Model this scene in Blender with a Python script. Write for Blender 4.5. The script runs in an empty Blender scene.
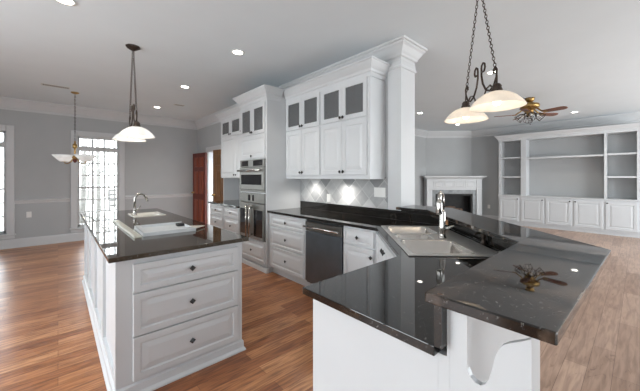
import bpy, bmesh, math, random
from mathutils import Vector, Matrix
random.seed(7)
sc = bpy.context.scene
C = sc.collection
PI = math.pi

# ------------------------------------------------------------------ camera
F_PX, HORIZON, EYE = 289.5, 177.0, 1.40
VP_DEPTH = 58.0
yaw = math.atan2(320 - VP_DEPTH, F_PX)
cd = bpy.data.cameras.new('camera')
cd.sensor_fit = 'HORIZONTAL'; cd.sensor_width = 36.0
cd.lens = 36.0 * F_PX / 640.0
cd.shift_y = (HORIZON - 195.5) / 640.0
cd.clip_start = 0.05; cd.clip_end = 200
cam = bpy.data.objects.new('camera', cd); C.objects.link(cam)
cam.location = (0, 0, EYE)
cam.rotation_euler = (PI / 2, 0, -yaw)
sc.camera = cam

# ------------------------------------------------------------------ exposure
vs = sc.view_settings
sc.display_settings.display_device = 'sRGB'
vs.view_transform = 'Standard'; vs.look = 'None'
vs.exposure = 0.72; vs.gamma = 1.0; vs.use_curve_mapping = False

# ------------------------------------------------------------------ world: overcast daylight
SKY = 7.0
w = bpy.data.worlds.new('world'); sc.world = w; w.use_nodes = True
nt = w.node_tree; nt.nodes.clear()
wo = nt.nodes.new('ShaderNodeOutputWorld'); bg = nt.nodes.new('ShaderNodeBackground')
tc = nt.nodes.new('ShaderNodeTexCoord'); sx = nt.nodes.new('ShaderNodeSeparateXYZ')
rp = nt.nodes.new('ShaderNodeValToRGB')
rp.color_ramp.elements[0].position = 0.0; rp.color_ramp.elements[0].color = (0.84, 0.88, 0.90, 1)
rp.color_ramp.elements[1].position = 0.35; rp.color_ramp.elements[1].color = (0.87, 0.94, 1.0, 1)
nt.links.new(tc.outputs['Generated'], sx.inputs[0]); nt.links.new(sx.outputs['Z'], rp.inputs[0])
nt.links.new(rp.outputs[0], bg.inputs[0]); bg.inputs[1].default_value = SKY
nt.links.new(bg.outputs[0], wo.inputs[0])

CEIL = 2.93
# openings: (wall, a0, a1, z0, z1)
WIN_FAR = [(-1.52, -0.75, 0.30, 2.30), (0.32, 1.07, 0.30, 2.30)]
WIN_LEFT_ADDED = [(-3.5, -1.9, 0.2, 2.6), (1.3, 3.8, 0.2, 2.6)]  # unseen windows, added and placed to bring in light from the left
WIN_BACK_UNSEEN = [(3.6, 6.5, 0.05, 2.6), (6.8, 9.8, 0.05, 2.6)]  # unseen windows, enlarged to add daylight in the living room
DOORWAY = (6.02, 7.50, 0.0, 2.06)
XL, XK, XK2, XR = -3.0, 2.88, 3.16, 10.25
YF, YB, YLV = 8.29, -4.0, 4.84
XD, YD = 9.19, 3.78      # diagonal wall from (XD,YLV) to (XR,YD)

def portal(loc, rot, sxx, syy):
    ld = bpy.data.lights.new('daylight', 'AREA'); ld.shape = 'RECTANGLE'
    ld.size = sxx; ld.size_y = syy
    ld.cycles.is_portal = True
    o = bpy.data.objects.new('daylight', ld); C.objects.link(o)
    o.location = loc; o.rotation_euler = rot
for a0, a1, z0, z1 in WIN_FAR:
    portal(((a0 + a1) / 2, YF + .17, (z0 + z1) / 2), (-PI / 2, 0, 0), a1 - a0, z1 - z0)
for a0, a1, z0, z1 in WIN_LEFT_ADDED:
    portal((XL - .17, (a0 + a1) / 2, (z0 + z1) / 2), (0, -PI / 2, 0), z1 - z0, a1 - a0)
for a0, a1, z0, z1 in WIN_BACK_UNSEEN:
    portal(((a0 + a1) / 2, YB - .17, (z0 + z1) / 2), (PI / 2, 0, 0), a1 - a0, z1 - z0)
portal((XK2 + .03, (DOORWAY[0] + DOORWAY[1]) / 2, 1.03), (0, PI / 2, 0), 2.06, 1.48)

# ------------------------------------------------------------------ materials
def mat(name, col, rough=0.5, metal=0.0, noise=0.0, nscale=8.0, spec=None, emit=None, estr=0.0, coat=0.0, bump=0.0, bscale=200.0):
    m = bpy.data.materials.new(name); m.use_nodes = True
    n = m.node_tree.nodes; l = m.node_tree.links
    p = n['Principled BSDF']
    p.inputs['Base Color'].default_value = (*col, 1)
    p.inputs['Roughness'].default_value = rough
    p.inputs['Metallic'].default_value = metal
    p.inputs['Coat Weight'].default_value = coat
    if spec is not None: p.inputs['Specular IOR Level'].default_value = spec
    if emit:
        p.inputs['Emission Color'].default_value = (*emit, 1); p.inputs['Emission Strength'].default_value = estr
    t = n.new('ShaderNodeTexCoord')
    if noise:
        x = n.new('ShaderNodeTexNoise'); x.inputs['Scale'].default_value = nscale; x.inputs['Detail'].default_value = 4
        l.new(t.outputs['Object'], x.inputs['Vector'])
        r = n.new('ShaderNodeValToRGB')
        r.color_ramp.elements[0].position = .3; r.color_ramp.elements[1].position = .7
        r.color_ramp.elements[0].color = (*[max(0, c * (1 - noise)) for c in col], 1)
        r.color_ramp.elements[1].color = (*[min(1, c * (1 + noise)) for c in col], 1)
        l.new(x.outputs[0], r.inputs[0]); l.new(r.outputs[0], p.inputs['Base Color'])
    if bump:
        x = n.new('ShaderNodeTexNoise'); x.inputs['Scale'].default_value = bscale
        l.new(t.outputs['Object'], x.inputs['Vector'])
        b = n.new('ShaderNodeBump'); b.inputs['Strength'].default_value = bump; b.inputs['Distance'].default_value = .002
        l.new(x.outputs[0], b.inputs['Height']); l.new(b.outputs[0], p.inputs['Normal'])
    return m

M = {}
M['wall'] = mat('wall_paint', (.41, .422, .43), .85, noise=.02, nscale=3)
M['ceil'] = mat('ceiling_paint', (.69, .745, .78), .9, noise=.015, nscale=2)
M['trim'] = mat('trim_paint', (.56, .57, .58), .4, noise=.015, nscale=4)
M['cab'] = mat('cabinet_paint', (.60, .615, .63), .32, noise=.012, nscale=5)
M['inner'] = mat('cabinet_inside', (.55, .55, .55), .6, noise=.02)
M['steel'] = mat('brushed_steel', (.24, .235, .22), .34, 1.0, noise=.06, nscale=30)
M['sinksteel'] = mat('sink_steel', (.62, .60, .57), .22, 1.0, noise=.05, nscale=14)
M['rimsteel'] = mat('satin_steel_rim', (.52, .51, .49), .35, .5, noise=.03, nscale=14)
M['dwsteel'] = mat('dishwasher_steel', (.17, .20, .23), .32, .85, noise=.08, nscale=6)
M['chrome'] = mat('polished_nickel', (.50, .485, .46), .14, 1.0, noise=.03)
M['black'] = mat('black_knob', (.012, .012, .013), .35, noise=.1)
M['ovenglass'] = mat('oven_glass', (.012, .012, .014), .06, noise=.1)
M['bronze'] = mat('oil_bronze', (.055, .04, .032), .42, .7, noise=.25, nscale=40)
M['brass'] = mat('antique_brass', (.42, .27, .10), .30, .95, noise=.2, nscale=20)
M['blade'] = mat('fan_blade_wood', (.17, .062, .03), .35, noise=.25, nscale=10)
M['plastic'] = mat('white_plastic', (.78, .78, .76), .4, noise=.01)
M['almond'] = mat('sink_enamel', (.62, .60, .54), .2, noise=.01)
M['film'] = mat('white_sheet_metal', (.58, .60, .61), .3, noise=.06, nscale=9)
M['strip'] = mat('cream_strip', (.46, .45, .39), .35, noise=.03)
M['stone'] = mat('grey_stone', (.16, .17, .175), .35, noise=.3, nscale=9)
M['soot'] = mat('firebox_black', (.02, .019, .018), .7, noise=.3)
M['log'] = mat('charred_log', (.14, .09, .065), .8, noise=.5, nscale=14)
M['vent'] = mat('vent_metal', (.60, .60, .58), .5, noise=.02)
M['ventback'] = mat('vent_shadow', (.22, .22, .21), .8, noise=.05)
M['dark'] = mat('dark_slot', (.03, .03, .03), .8, noise=.1)
M['lens'] = mat('lamp_lens', (1, 1, 1), .5, emit=(1, .95, .86), estr=9)
M['bulb'] = mat('lamp_bulb', (1, 1, 1), .5, emit=(1, .90, .75), estr=3)
M['copper'] = mat('outlet_copper', (.65, .30, .14), .35, .6, noise=.1)
M['bark'] = mat('tree_bark', (.21, .20, .19), .9, noise=.3, nscale=12)
M['lawn'] = mat('dry_lawn', (.24, .235, .21), .95, noise=.3, nscale=3)
M['leaf'] = mat('evergreen_leaf', (.13, .17, .12), .8, noise=.4, nscale=5)
M['deckchair'] = mat('patio_metal', (.10, .09, .085), .5, noise=.1)

def shade_glass(name, col, estr):
    m = bpy.data.materials.new(name); m.use_nodes = True
    n = m.node_tree.nodes; l = m.node_tree.links; n.clear()
    o = n.new('ShaderNodeOutputMaterial'); p = n.new('ShaderNodeBsdfPrincipled'); t = n.new('ShaderNodeBsdfTranslucent')
    x = n.new('ShaderNodeTexNoise'); x.inputs['Scale'].default_value = 7; x.inputs['Detail'].default_value = 5
    tcx = n.new('ShaderNodeTexCoord'); l.new(tcx.outputs['Object'], x.inputs['Vector'])
    r = n.new('ShaderNodeValToRGB'); r.color_ramp.elements[0].position = .38; r.color_ramp.elements[1].position = .6
    r.color_ramp.elements[0].color = (*[c * .86 for c in col], 1); r.color_ramp.elements[1].color = (*col, 1)
    l.new(x.outputs[0], r.inputs[0]); l.new(r.outputs[0], p.inputs['Base Color']); l.new(r.outputs[0], t.inputs['Color'])
    p.inputs['Roughness'].default_value = .25
    l.new(r.outputs[0], p.inputs['Emission Color']); p.inputs['Emission Strength'].default_value = estr
    mx = n.new('ShaderNodeMixShader'); mx.inputs[0].default_value = .4
    l.new(p.outputs[0], mx.inputs[1]); l.new(t.outputs[0], mx.inputs[2]); l.new(mx.outputs[0], o.inputs[0])
    return m
M['shade'] = shade_glass('white_lamp_glass', (.82, .82, .81), .27)
M['alabaster'] = shade_glass('alabaster_lamp_glass', (.82, .76, .68), .25)

def clear_glass(name, tint, gloss):
    m = bpy.data.materials.new(name); m.use_nodes = True
    n = m.node_tree.nodes; l = m.node_tree.links; n.clear()
    o = n.new('ShaderNodeOutputMaterial'); t = n.new('ShaderNodeBsdfTransparent'); g = n.new('ShaderNodeBsdfGlossy')
    t.inputs[0].default_value = (*tint, 1); g.inputs['Roughness'].default_value = .03
    f = n.new('ShaderNodeFresnel'); f.inputs[0].default_value = 1.45
    mu = n.new('ShaderNodeMath'); mu.operation = 'MULTIPLY'; mu.inputs[1].default_value = gloss
    l.new(f.outputs[0], mu.inputs[0])
    mx = n.new('ShaderNodeMixShader'); l.new(mu.outputs[0], mx.inputs[0])
    l.new(t.outputs[0], mx.inputs[1]); l.new(g.outputs[0], mx.inputs[2]); l.new(mx.outputs[0], o.inputs[0])
    return m
M['pane'] = clear_glass('window_glass', (.96, .97, .97), 1.0)
M['cabglass'] = clear_glass('cabinet_glass', (.75, .76, .77), 1.0)
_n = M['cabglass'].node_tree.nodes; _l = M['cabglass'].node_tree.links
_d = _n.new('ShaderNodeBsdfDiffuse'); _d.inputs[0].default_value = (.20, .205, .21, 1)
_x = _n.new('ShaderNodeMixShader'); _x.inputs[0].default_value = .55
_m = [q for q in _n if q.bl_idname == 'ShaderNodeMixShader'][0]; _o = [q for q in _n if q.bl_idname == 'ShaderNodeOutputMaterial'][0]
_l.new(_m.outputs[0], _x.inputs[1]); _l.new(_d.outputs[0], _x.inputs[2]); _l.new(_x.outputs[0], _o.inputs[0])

def granite(name='black_granite', v0=.62, v1=.86, vc=(.07, .055, .042), base=(.010, .009, .008)):
    m = bpy.data.materials.new(name); m.use_nodes = True
    n = m.node_tree.nodes; l = m.node_tree.links; p = n['Principled BSDF']
    t = n.new('ShaderNodeTexCoord')
    v = n.new('ShaderNodeTexNoise'); v.inputs['Scale'].default_value = 80; v.inputs['Detail'].default_value = 6; v.inputs['Roughness'].default_value = .75
    r = n.new('ShaderNodeValToRGB')
    e = r.color_ramp.elements
    e[0].position = .54; e[0].color = (*base, 1); e[1].position = .70; e[1].color = (.42, .41, .40, 1)
    x = e.new(.61); x.color = (*[c * 1.15 for c in base], 1)
    l.new(t.outputs['Object'], v.inputs['Vector']); l.new(v.outputs[0], r.inputs[0])
    # brownish cloudy veins
    w2 = n.new('ShaderNodeTexNoise'); w2.inputs['Scale'].default_value = 5; w2.inputs['Detail'].default_value = 9; w2.inputs['Distortion'].default_value = 1.6
    l.new(t.outputs['Object'], w2.inputs['Vector'])
    r2 = n.new('ShaderNodeValToRGB'); e2 = r2.color_ramp.elements
    e2[0].position = v0; e2[0].color = (0, 0, 0, 1); e2[1].position = v1; e2[1].color = (1, 1, 1, 1)
    l.new(w2.outputs[0], r2.inputs[0])
    mx = n.new('ShaderNodeMix'); mx.data_type = 'RGBA'
    l.new(r2.outputs[0], mx.inputs[0]); l.new(r.outputs[0], mx.inputs[6]); mx.inputs[7].default_value = (*vc, 1)
    l.new(mx.outputs[2], p.inputs['Base Color'])
    p.inputs['Roughness'].default_value = .025
    p.inputs['IOR'].default_value = 1.55
    return m
M['granite'] = granite()
M['islandgranite'] = granite('brown_black_granite', .50, .85, (.085, .062, .042), (.042, .032, .022))
M['bargranite'] = granite('veined_granite', .50, .74, (.13, .092, .068))

def floor_mat(name='hardwood_planks', cols=((.29, .105, .04), (.42, .175, .070), (.56, .275, .125)), row=.105, gdark=(.42, .36, .34), gsc=(2.2, 26, 1), knots=False):
    m = bpy.data.materials.new(name); m.use_nodes = True
    n = m.node_tree.nodes; l = m.node_tree.links; p = n['Principled BSDF']
    t = n.new('ShaderNodeTexCoord')
    b = n.new('ShaderNodeTexBrick')
    b.inputs['Scale'].default_value = 1.0; b.inputs['Brick Width'].default_value = 1.1; b.inputs['Row Height'].default_value = row
    b.inputs['Mortar Size'].default_value = .0012; b.inputs['Mortar Smooth'].default_value = .3; b.inputs['Bias'].default_value = 0.0
    b.offset = .37; b.squash = 1.0
    b.inputs['Color1'].default_value = (0, 0, 0, 1); b.inputs['Color2'].default_value = (1, 1, 1, 1); b.inputs['Mortar'].default_value = (0.0, 0, 0, 1)
    l.new(t.outputs['Object'], b.inputs['Vector'])
    r = n.new('ShaderNodeValToRGB'); e = r.color_ramp.elements
    e[0].position = 0; e[0].color = (*cols[0], 1); e[1].position = 1; e[1].color = (*cols[2], 1)
    x = e.new(.5); x.color = (*cols[1], 1)
    l.new(b.outputs['Color'], r.inputs[0])
    mp = n.new('ShaderNodeMapping'); mp.inputs['Scale'].default_value = gsc
    l.new(t.outputs['Object'], mp.inputs['Vector'])
    g = n.new('ShaderNodeTexNoise'); g.inputs['Scale'].default_value = 2.2; g.inputs['Detail'].default_value = 8; g.inputs['Distortion'].default_value = .7
    l.new(mp.outputs[0], g.inputs['Vector'])
    gr = n.new('ShaderNodeValToRGB'); ge = gr.color_ramp.elements
    ge[0].position = .34; ge[0].color = (*gdark, 1); ge[1].position = .62; ge[1].color = (1.08, 1.05, 1.02, 1)
    l.new(g.outputs[0], gr.inputs[0])
    mx = n.new('ShaderNodeMix'); mx.data_type = 'RGBA'; mx.blend_type = 'MULTIPLY'; mx.inputs[0].default_value = .85
    l.new(r.outputs[0], mx.inputs[6]); l.new(gr.outputs[0], mx.inputs[7])
    if knots:
        kn = n.new('ShaderNodeTexNoise'); kn.inputs['Scale'].default_value = 3.0; kn.inputs['Detail'].default_value = 10; kn.inputs['Roughness'].default_value = .72; kn.inputs['Distortion'].default_value = 1.5
        mk = n.new('ShaderNodeMapping'); mk.inputs['Scale'].default_value = (1.2, 4.5, 1); l.new(t.outputs['Object'], mk.inputs['Vector']); l.new(mk.outputs[0], kn.inputs['Vector'])
        kr = n.new('ShaderNodeValToRGB'); kr.color_ramp.elements[0].position = .30; kr.color_ramp.elements[0].color = (.38, .30, .28, 1); kr.color_ramp.elements[1].position = .42; kr.color_ramp.elements[1].color = (1, 1, 1, 1)
        l.new(kn.outputs[0], kr.inputs[0])
        mz = n.new('ShaderNodeMix'); mz.data_type = 'RGBA'; mz.blend_type = 'MULTIPLY'; mz.inputs[0].default_value = .8
        l.new(mx.outputs[2], mz.inputs[6]); l.new(kr.outputs[0], mz.inputs[7]); mx = mz
    mo = n.new('ShaderNodeMix'); mo.data_type = 'RGBA'
    l.new(b.outputs['Fac'], mo.inputs[0]); l.new(mx.outputs[2], mo.inputs[6]); mo.inputs[7].default_value = (.10, .045, .025, 1)
    l.new(mo.outputs[2], p.inputs['Base Color'])
    p.inputs['Roughness'].default_value = .33
    p.inputs['Coat Weight'].default_value = .08; p.inputs['Coat Roughness'].default_value = .2
    return m
M['floor'] = floor_mat()
M['livingfloor'] = floor_mat('pale_knotty_planks', ((.34, .215, .15), (.43, .29, .215), (.52, .36, .27)), .13, (.66, .60, .57), (1.6, 17, 1), True)

def tile_mat():
    m = bpy.data.materials.new('diamond_stone_tile'); m.use_nodes = True
    n = m.node_tree.nodes; l = m.node_tree.links; p = n['Principled BSDF']
    t = n.new('ShaderNodeTexCoord')
    mp = n.new('ShaderNodeMapping'); mp.inputs['Rotation'].default_value = (0, 0, PI / 4)
    sxyz = n.new('ShaderNodeSeparateXYZ'); cxyz = n.new('ShaderNodeCombineXYZ')
    l.new(t.outputs['Object'], sxyz.inputs[0])
    l.new(sxyz.outputs['Y'], cxyz.inputs['X']); l.new(sxyz.outputs['Z'], cxyz.inputs['Y'])
    l.new(cxyz.outputs[0], mp.inputs['Vector'])
    b = n.new('ShaderNodeTexBrick'); b.offset = 0; b.squash = 1
    b.inputs['Scale'].default_value = 1; b.inputs['Brick Width'].default_value = .16; b.inputs['Row Height'].default_value = .16
    b.inputs['Mortar Size'].default_value = .003; b.inputs['Color1'].default_value = (0, 0, 0, 1); b.inputs['Color2'].default_value = (1, 1, 1, 1)
    b.inputs['Mortar'].default_value = (.5, .5, .5, 1)
    l.new(mp.outputs[0], b.inputs['Vector'])
    r = n.new('ShaderNodeValToRGB'); e = r.color_ramp.elements
    e[0].color = (.24, .25, .255, 1); e[1].color = (.58, .585, .585, 1); x = e.new(.5); x.color = (.38, .385, .39, 1)
    l.new(b.outputs['Color'], r.inputs[0])
    g = n.new('ShaderNodeTexNoise'); g.inputs['Scale'].default_value = 14; g.inputs['Detail'].default_value = 6
    l.new(t.outputs['Object'], g.inputs['Vector'])
    gr = n.new('ShaderNodeValToRGB'); gr.color_ramp.elements[0].color = (.72, .72, .72, 1); gr.color_ramp.elements[1].color = (1.1, 1.1, 1.1, 1)
    l.new(g.outputs[0], gr.inputs[0])
    mx = n.new('ShaderNodeMix'); mx.data_type = 'RGBA'; mx.blend_type = 'MULTIPLY'; mx.inputs[0].default_value = 1
    l.new(r.outputs[0], mx.inputs[6]); l.new(gr.outputs[0], mx.inputs[7])
    mo = n.new('ShaderNodeMix'); mo.data_type = 'RGBA'
    l.new(b.outputs['Fac'], mo.inputs[0]); l.new(mx.outputs[2], mo.inputs[6]); mo.inputs[7].default_value = (.52, .52, .515, 1)
    l.new(mo.outputs[2], p.inputs['Base Color']); p.inputs['Roughness'].default_value = .4
    return m
M['tile'] = tile_mat()

def wood_mat(name, c0, c1, sc3=(30, 30, 1.6), rough=.3):
    m = bpy.data.materials.new(name); m.use_nodes = True
    n = m.node_tree.nodes; l = m.node_tree.links; p = n['Principled BSDF']
    t = n.new('ShaderNodeTexCoord'); mp = n.new('ShaderNodeMapping'); mp.inputs['Scale'].default_value = sc3
    l.new(t.outputs['Object'], mp.inputs['Vector'])
    g = n.new('ShaderNodeTexNoise'); g.inputs['Scale'].default_value = 1.5; g.inputs['Detail'].default_value = 7; g.inputs['Distortion'].default_value = .8
    l.new(mp.outputs[0], g.inputs['Vector'])
    r = n.new('ShaderNodeValToRGB'); r.color_ramp.elements[0].position = .3; r.color_ramp.elements[1].position = .7
    r.color_ramp.elements[0].color = (*c0, 1); r.color_ramp.elements[1].color = (*c1, 1)
    l.new(g.outputs[0], r.inputs[0]); l.new(r.outputs[0], p.inputs['Base Color']); p.inputs['Roughness'].default_value = rough
    return m
M['reddoor'] = wood_mat('red_stained_wood', (.06, .006, .003), (.17, .022, .009), rough=.42)
M['reddoorpanel'] = wood_mat('red_stained_panel', (.14, .022, .008), (.30, .065, .022), rough=.42)
M['golddoor'] = wood_mat('golden_stained_wood', (.10, .045, .015), (.24, .115, .04), rough=.4)

# ------------------------------------------------------------------ mesh helpers
class MB:
    def __init__(s): s.bm = bmesh.new()
    def box(s, x0, x1, y0, y1, z0, z1, bev=0.0, T=None, seg=1):
        b = bmesh.new()
        vs = [b.verts.new((x, y, z)) for x in (x0, x1) for y in (y0, y1) for z in (z0, z1)]
        for f in ((0, 1, 3, 2), (4, 6, 7, 5), (0, 4, 5, 1), (2, 3, 7, 6), (0, 2, 6, 4), (1, 5, 7, 3)):
            b.faces.new([vs[i] for i in f])
        if bev: bmesh.ops.bevel(b, geom=list(b.edges), offset=bev, segments=seg, affect='EDGES', profile=.5)
        return s._merge(b, T)
    def _merge(s, b, T=None, smooth=False):
        if T is not None: bmesh.ops.transform(b, matrix=T, verts=b.verts)
        bmesh.ops.recalc_face_normals(b, faces=b.faces)
        if smooth:
            for f in b.faces: f.smooth = True
        me = bpy.data.meshes.new('tmp'); b.to_mesh(me); b.free()
        s.bm.from_mesh(me); bpy.data.meshes.remove(me)
        return s
    def prism(s, poly, z0, z1, bev=0.0, T=None):
        b = bmesh.new()
        lo = [b.verts.new((x, y, z0)) for x, y in poly]; hi = [b.verts.new((x, y, z1)) for x, y in poly]
        n = len(poly)
        b.faces.new(lo[::-1]); b.faces.new(hi)
        for i in range(n): b.faces.new((lo[i], lo[(i + 1) % n], hi[(i + 1) % n], hi[i]))
        bmesh.ops.recalc_face_normals(b, faces=b.faces)
        if bev:
            bmesh.ops.bevel(b, geom=list(b.edges), offset=bev, segments=2, affect='EDGES', profile=.5)
        return s._merge(b, T)
    def lathe(s, prof, seg=24, c=(0, 0, 0), T=None, ends=True, smooth=True):
        b = bmesh.new(); rings = []
        for r, z in prof:
            rings.append([b.verts.new((c[0] + r * math.cos(2 * PI * k / seg), c[1] + r * math.sin(2 * PI * k / seg), c[2] + z)) for k in range(seg)])
        for a, d in zip(rings, rings[1:]):
            for k in range(seg): b.faces.new((a[k], a[(k + 1) % seg], d[(k + 1) % seg], d[k]))
        if ends:
            b.faces.new(rings[0][::-1]); b.faces.new(rings[-1])
        return s._merge(b, T, smooth)
    def tube(s, pts, r, seg=8, T=None, closed=False):
        b = bmesh.new(); pts = [Vector(p) for p in pts]; n = len(pts); rings = []
        rad = r if isinstance(r, (list, tuple)) else [r] * n
        up = None
        for i in range(n):
            if closed: d = (pts[(i + 1) % n] - pts[i - 1]).normalized()
            else: d = (pts[min(i + 1, n - 1)] - pts[max(i - 1, 0)]).normalized()
            if up is None:
                up = Vector((0, 0, 1)) if abs(d.z) < .9 else Vector((1, 0, 0))
            up = (up - d * up.dot(d))
            if up.length < 1e-5: up = d.orthogonal()
            up.normalize()
            q = d.cross(up)
            rings.append([b.verts.new(pts[i] + (up * math.cos(2 * PI * k / seg) + q * math.sin(2 * PI * k / seg)) * rad[i]) for k in range(seg)])
        pairs = list(zip(rings, rings[1:])) + ([(rings[-1], rings[0])] if closed else [])
        for a, d in pairs:
            for k in range(seg): b.faces.new((a[k], a[(k + 1) % seg], d[(k + 1) % seg], d[k]))
        if not closed:
            b.faces.new(rings[0][::-1]); b.faces.new(rings[-1])
        return s._merge(b, T, True)
    def ball(s, c, r, sub=2, sz=1.0):
        b = bmesh.new(); bmesh.ops.create_icosphere(b, subdivisions=sub, radius=r)
        T = Matrix.Translation(c) @ Matrix.Diagonal((1, 1, sz, 1))
        return s._merge(b, T, True)
    def sweep(s, path, prof, T=None, closed=False):
        """profile (out, z); out points to the right of the path's direction"""
        b = bmesh.new(); n = len(path); rings = []
        P = [Vector(p) for p in path]
        def nrm(a, c):
            d = (c - a).normalized(); return Vector((d.y, -d.x))
        for i in range(n):
            ns = []
            if i > 0 or closed: ns.append(nrm(P[i - 1], P[i]))
            if i < n - 1 or closed: ns.append(nrm(P[i], P[(i + 1) % n]))
            if len(ns) == 2:
                m = (ns[0] + ns[1]).normalized(); k = 1 / max(.2, m.dot(ns[0])); m = m * k
            else: m = ns[0]
            rings.append([b.verts.new((P[i].x + m.x * o, P[i].y + m.y * o, z)) for o, z in prof])
        pr = list(zip(rings, rings[1:])) + ([(rings[-1], rings[0])] if closed else [])
        k = len(prof)
        for a, d in pr:
            for j in range(k): b.faces.new((a[j], a[(j + 1) % k], d[(j + 1) % k], d[j]))
        if not closed:
            b.faces.new(rings[0][::-1]); b.faces.new(rings[-1])
        return s._merge(b, T)
    def rings(s, rl, T=None):
        b = bmesh.new(); R = [[b.verts.new(p) for p in r] for r in rl]
        k = len(R[0])
        for a, d in zip(R, R[1:]):
            for j in range(k): b.faces.new((a[j], a[(j + 1) % k], d[(j + 1) % k], d[j]))
        b.faces.new(R[0][::-1]); b.faces.new(R[-1])
        return s._merge(b, T)
    def panel(s, x0, x1, z0, z1, y=0.0, t=.02, fr=.05, T=None, dep=.009, rise=.034):
        """raised panel front standing proud of plane y towards -y"""
        def ring(o, yy): return [(x0 + o, yy, z0 + o), (x1 - o, yy, z0 + o), (x1 - o, yy, z1 - o), (x0 + o, yy, z1 - o)]
        f = y - t
        rise = min(rise, (min(x1 - x0, z1 - z0) / 2 - fr) * .55)
        s.rings([ring(0, y), ring(0, f + .004), ring(.004, f), ring(fr, f), ring(fr + .006, f + dep), ring(fr + .012, f + dep), ring(fr + .012 + rise, f + .001)], T)
        return s
    def frame(s, x0, x1, z0, z1, y0, y1, fr, T=None):
        """rectangular open frame, y0 front, y1 back"""
        b = bmesh.new()
        def ring(o, yy): return [b.verts.new(p) for p in ((x0 + o, yy, z0 + o), (x1 - o, yy, z0 + o), (x1 - o, yy, z1 - o), (x0 + o, yy, z1 - o))]
        R = [ring(0, y1), ring(0, y0), ring(fr, y0), ring(fr + .004, y0 + .004), ring(fr + .004, y1)]
        for i in range(5):
            a, d = R[i], R[(i + 1) % 5]
            for j in range(4): b.faces.new((a[j], a[(j + 1) % 4], d[(j + 1) % 4], d[j]))
        return s._merge(b, T)
    def build(s, name, m, parent=None, loc=(0, 0, 0), rz=0.0, bevel=0.0):
        me = bpy.data.meshes.new(name); s.bm.to_mesh(me); s.bm.free()
        me.materials.append(M[m] if isinstance(m, str) else m)
        o = bpy.data.objects.new(name, me); C.objects.link(o)
        o.location = loc; o.rotation_euler = (0, 0, rz)
        if parent is not None: o.parent = parent
        if bevel:
            md = o.modifiers.new('bevel', 'BEVEL'); md.width = bevel; md.segments = 2; md.limit_method = 'ANGLE'
        return o
def bx(*a, **k): return MB().box(*a, **k)
def thing(name, label, cat, loc=(0, 0, 0), rz=0.0, group=None):
    o = bpy.data.objects.new(name, None); C.objects.link(o); o.empty_display_size = .1
    o.location = loc; o.rotation_euler = (0, 0, rz)
    return tag(o, label, cat, group)
def tag(o, label, cat, group=None):
    o['label'] = label; o['category'] = cat
    if group: o['group'] = group
    return o
def struct(o):
    o['kind'] = 'structure'; return o
def carve(o, cutters):
    """boolean difference, baked into the mesh"""
    for c in cutters:
        md = o.modifiers.new('cut', 'BOOLEAN'); md.operation = 'DIFFERENCE'; md.object = c; md.solver = 'EXACT'
    bpy.context.view_layer.update()
    dg = bpy.context.evaluated_depsgraph_get()
    me = bpy.data.meshes.new_from_object(o.evaluated_get(dg))
    o.modifiers.clear(); o.data = me
    for c in cutters: bpy.data.objects.remove(c, do_unlink=True)
    return o

# ------------------------------------------------------------------ room shell
FOOT = [(XL, YB), (XR, YB), (XR, YD), (XD, YLV), (XK2, YLV), (XK2, YF), (XL, YF)]
SPLIT = [(XL - .15, .37), (1.88, .37), (2.88, 1.36), (XK2, 1.36)]     # floor turns paler, with wider boards, past the peninsula
struct(MB().prism(SPLIT + [(XK2, YF + .15), (XL - .15, YF + .15)], -.12, 0).build('floor', 'floor'))
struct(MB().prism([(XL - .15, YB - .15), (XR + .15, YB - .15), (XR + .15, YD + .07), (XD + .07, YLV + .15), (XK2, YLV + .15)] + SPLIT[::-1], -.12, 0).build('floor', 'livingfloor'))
struct(MB().prism([(XL - .15, YB - .15), (XR + .15, YB - .15), (XR + .15, YD + .07), (XD + .07, YLV + .15), (XK2, YLV + .15), (XK2, YF + .15), (XL - .15, YF + .15)], CEIL, CEIL + .12).build('ceiling', 'ceil'))
def wall(name, axis, a0, a1, c0, c1, openings):
    b = MB(); cur = a0
    def put(p0, p1, z0, z1):
        if p1 - p0 < 1e-4 or z1 - z0 < 1e-4: return
        if axis == 'x': b.box(p0, p1, c0, c1, z0, z1)
        else: b.box(c0, c1, p0, p1, z0, z1)
    for o0, o1, z0, z1 in openings:
        put(cur, o0, 0, CEIL); put(o0, o1, 0, z0); put(o0, o1, z1, CEIL); cur = o1
    put(cur, a1, 0, CEIL)
    return struct(b.build(name, 'wall'))
wall('wall_far', 'x', XL - .15, XK2, YF, YF + .15, WIN_FAR)
wall('wall_left', 'y', YB - .15, YF, XL - .15, XL, WIN_LEFT_ADDED)
wall('wall_back', 'x', XL, XR, YB - .15, YB, WIN_BACK_UNSEEN)
wall('wall_right', 'y', YB - .15, YD, XR, XR + .15, [])
wall('wall_kitchen', 'y', 1.82, YF, XK, XK2, [DOORWAY])
wall('wall_living', 'x', XK2, XD, YLV, YLV + .15, [])
struct(MB().prism([(XD, YLV), (XR, YD), (XR + .15, YD), (XR + .15, YD + .07), (XD + .07, YLV + .15), (XD, YLV + .15)], 0, CEIL).build('wall_fireplace', 'wall'))

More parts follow.
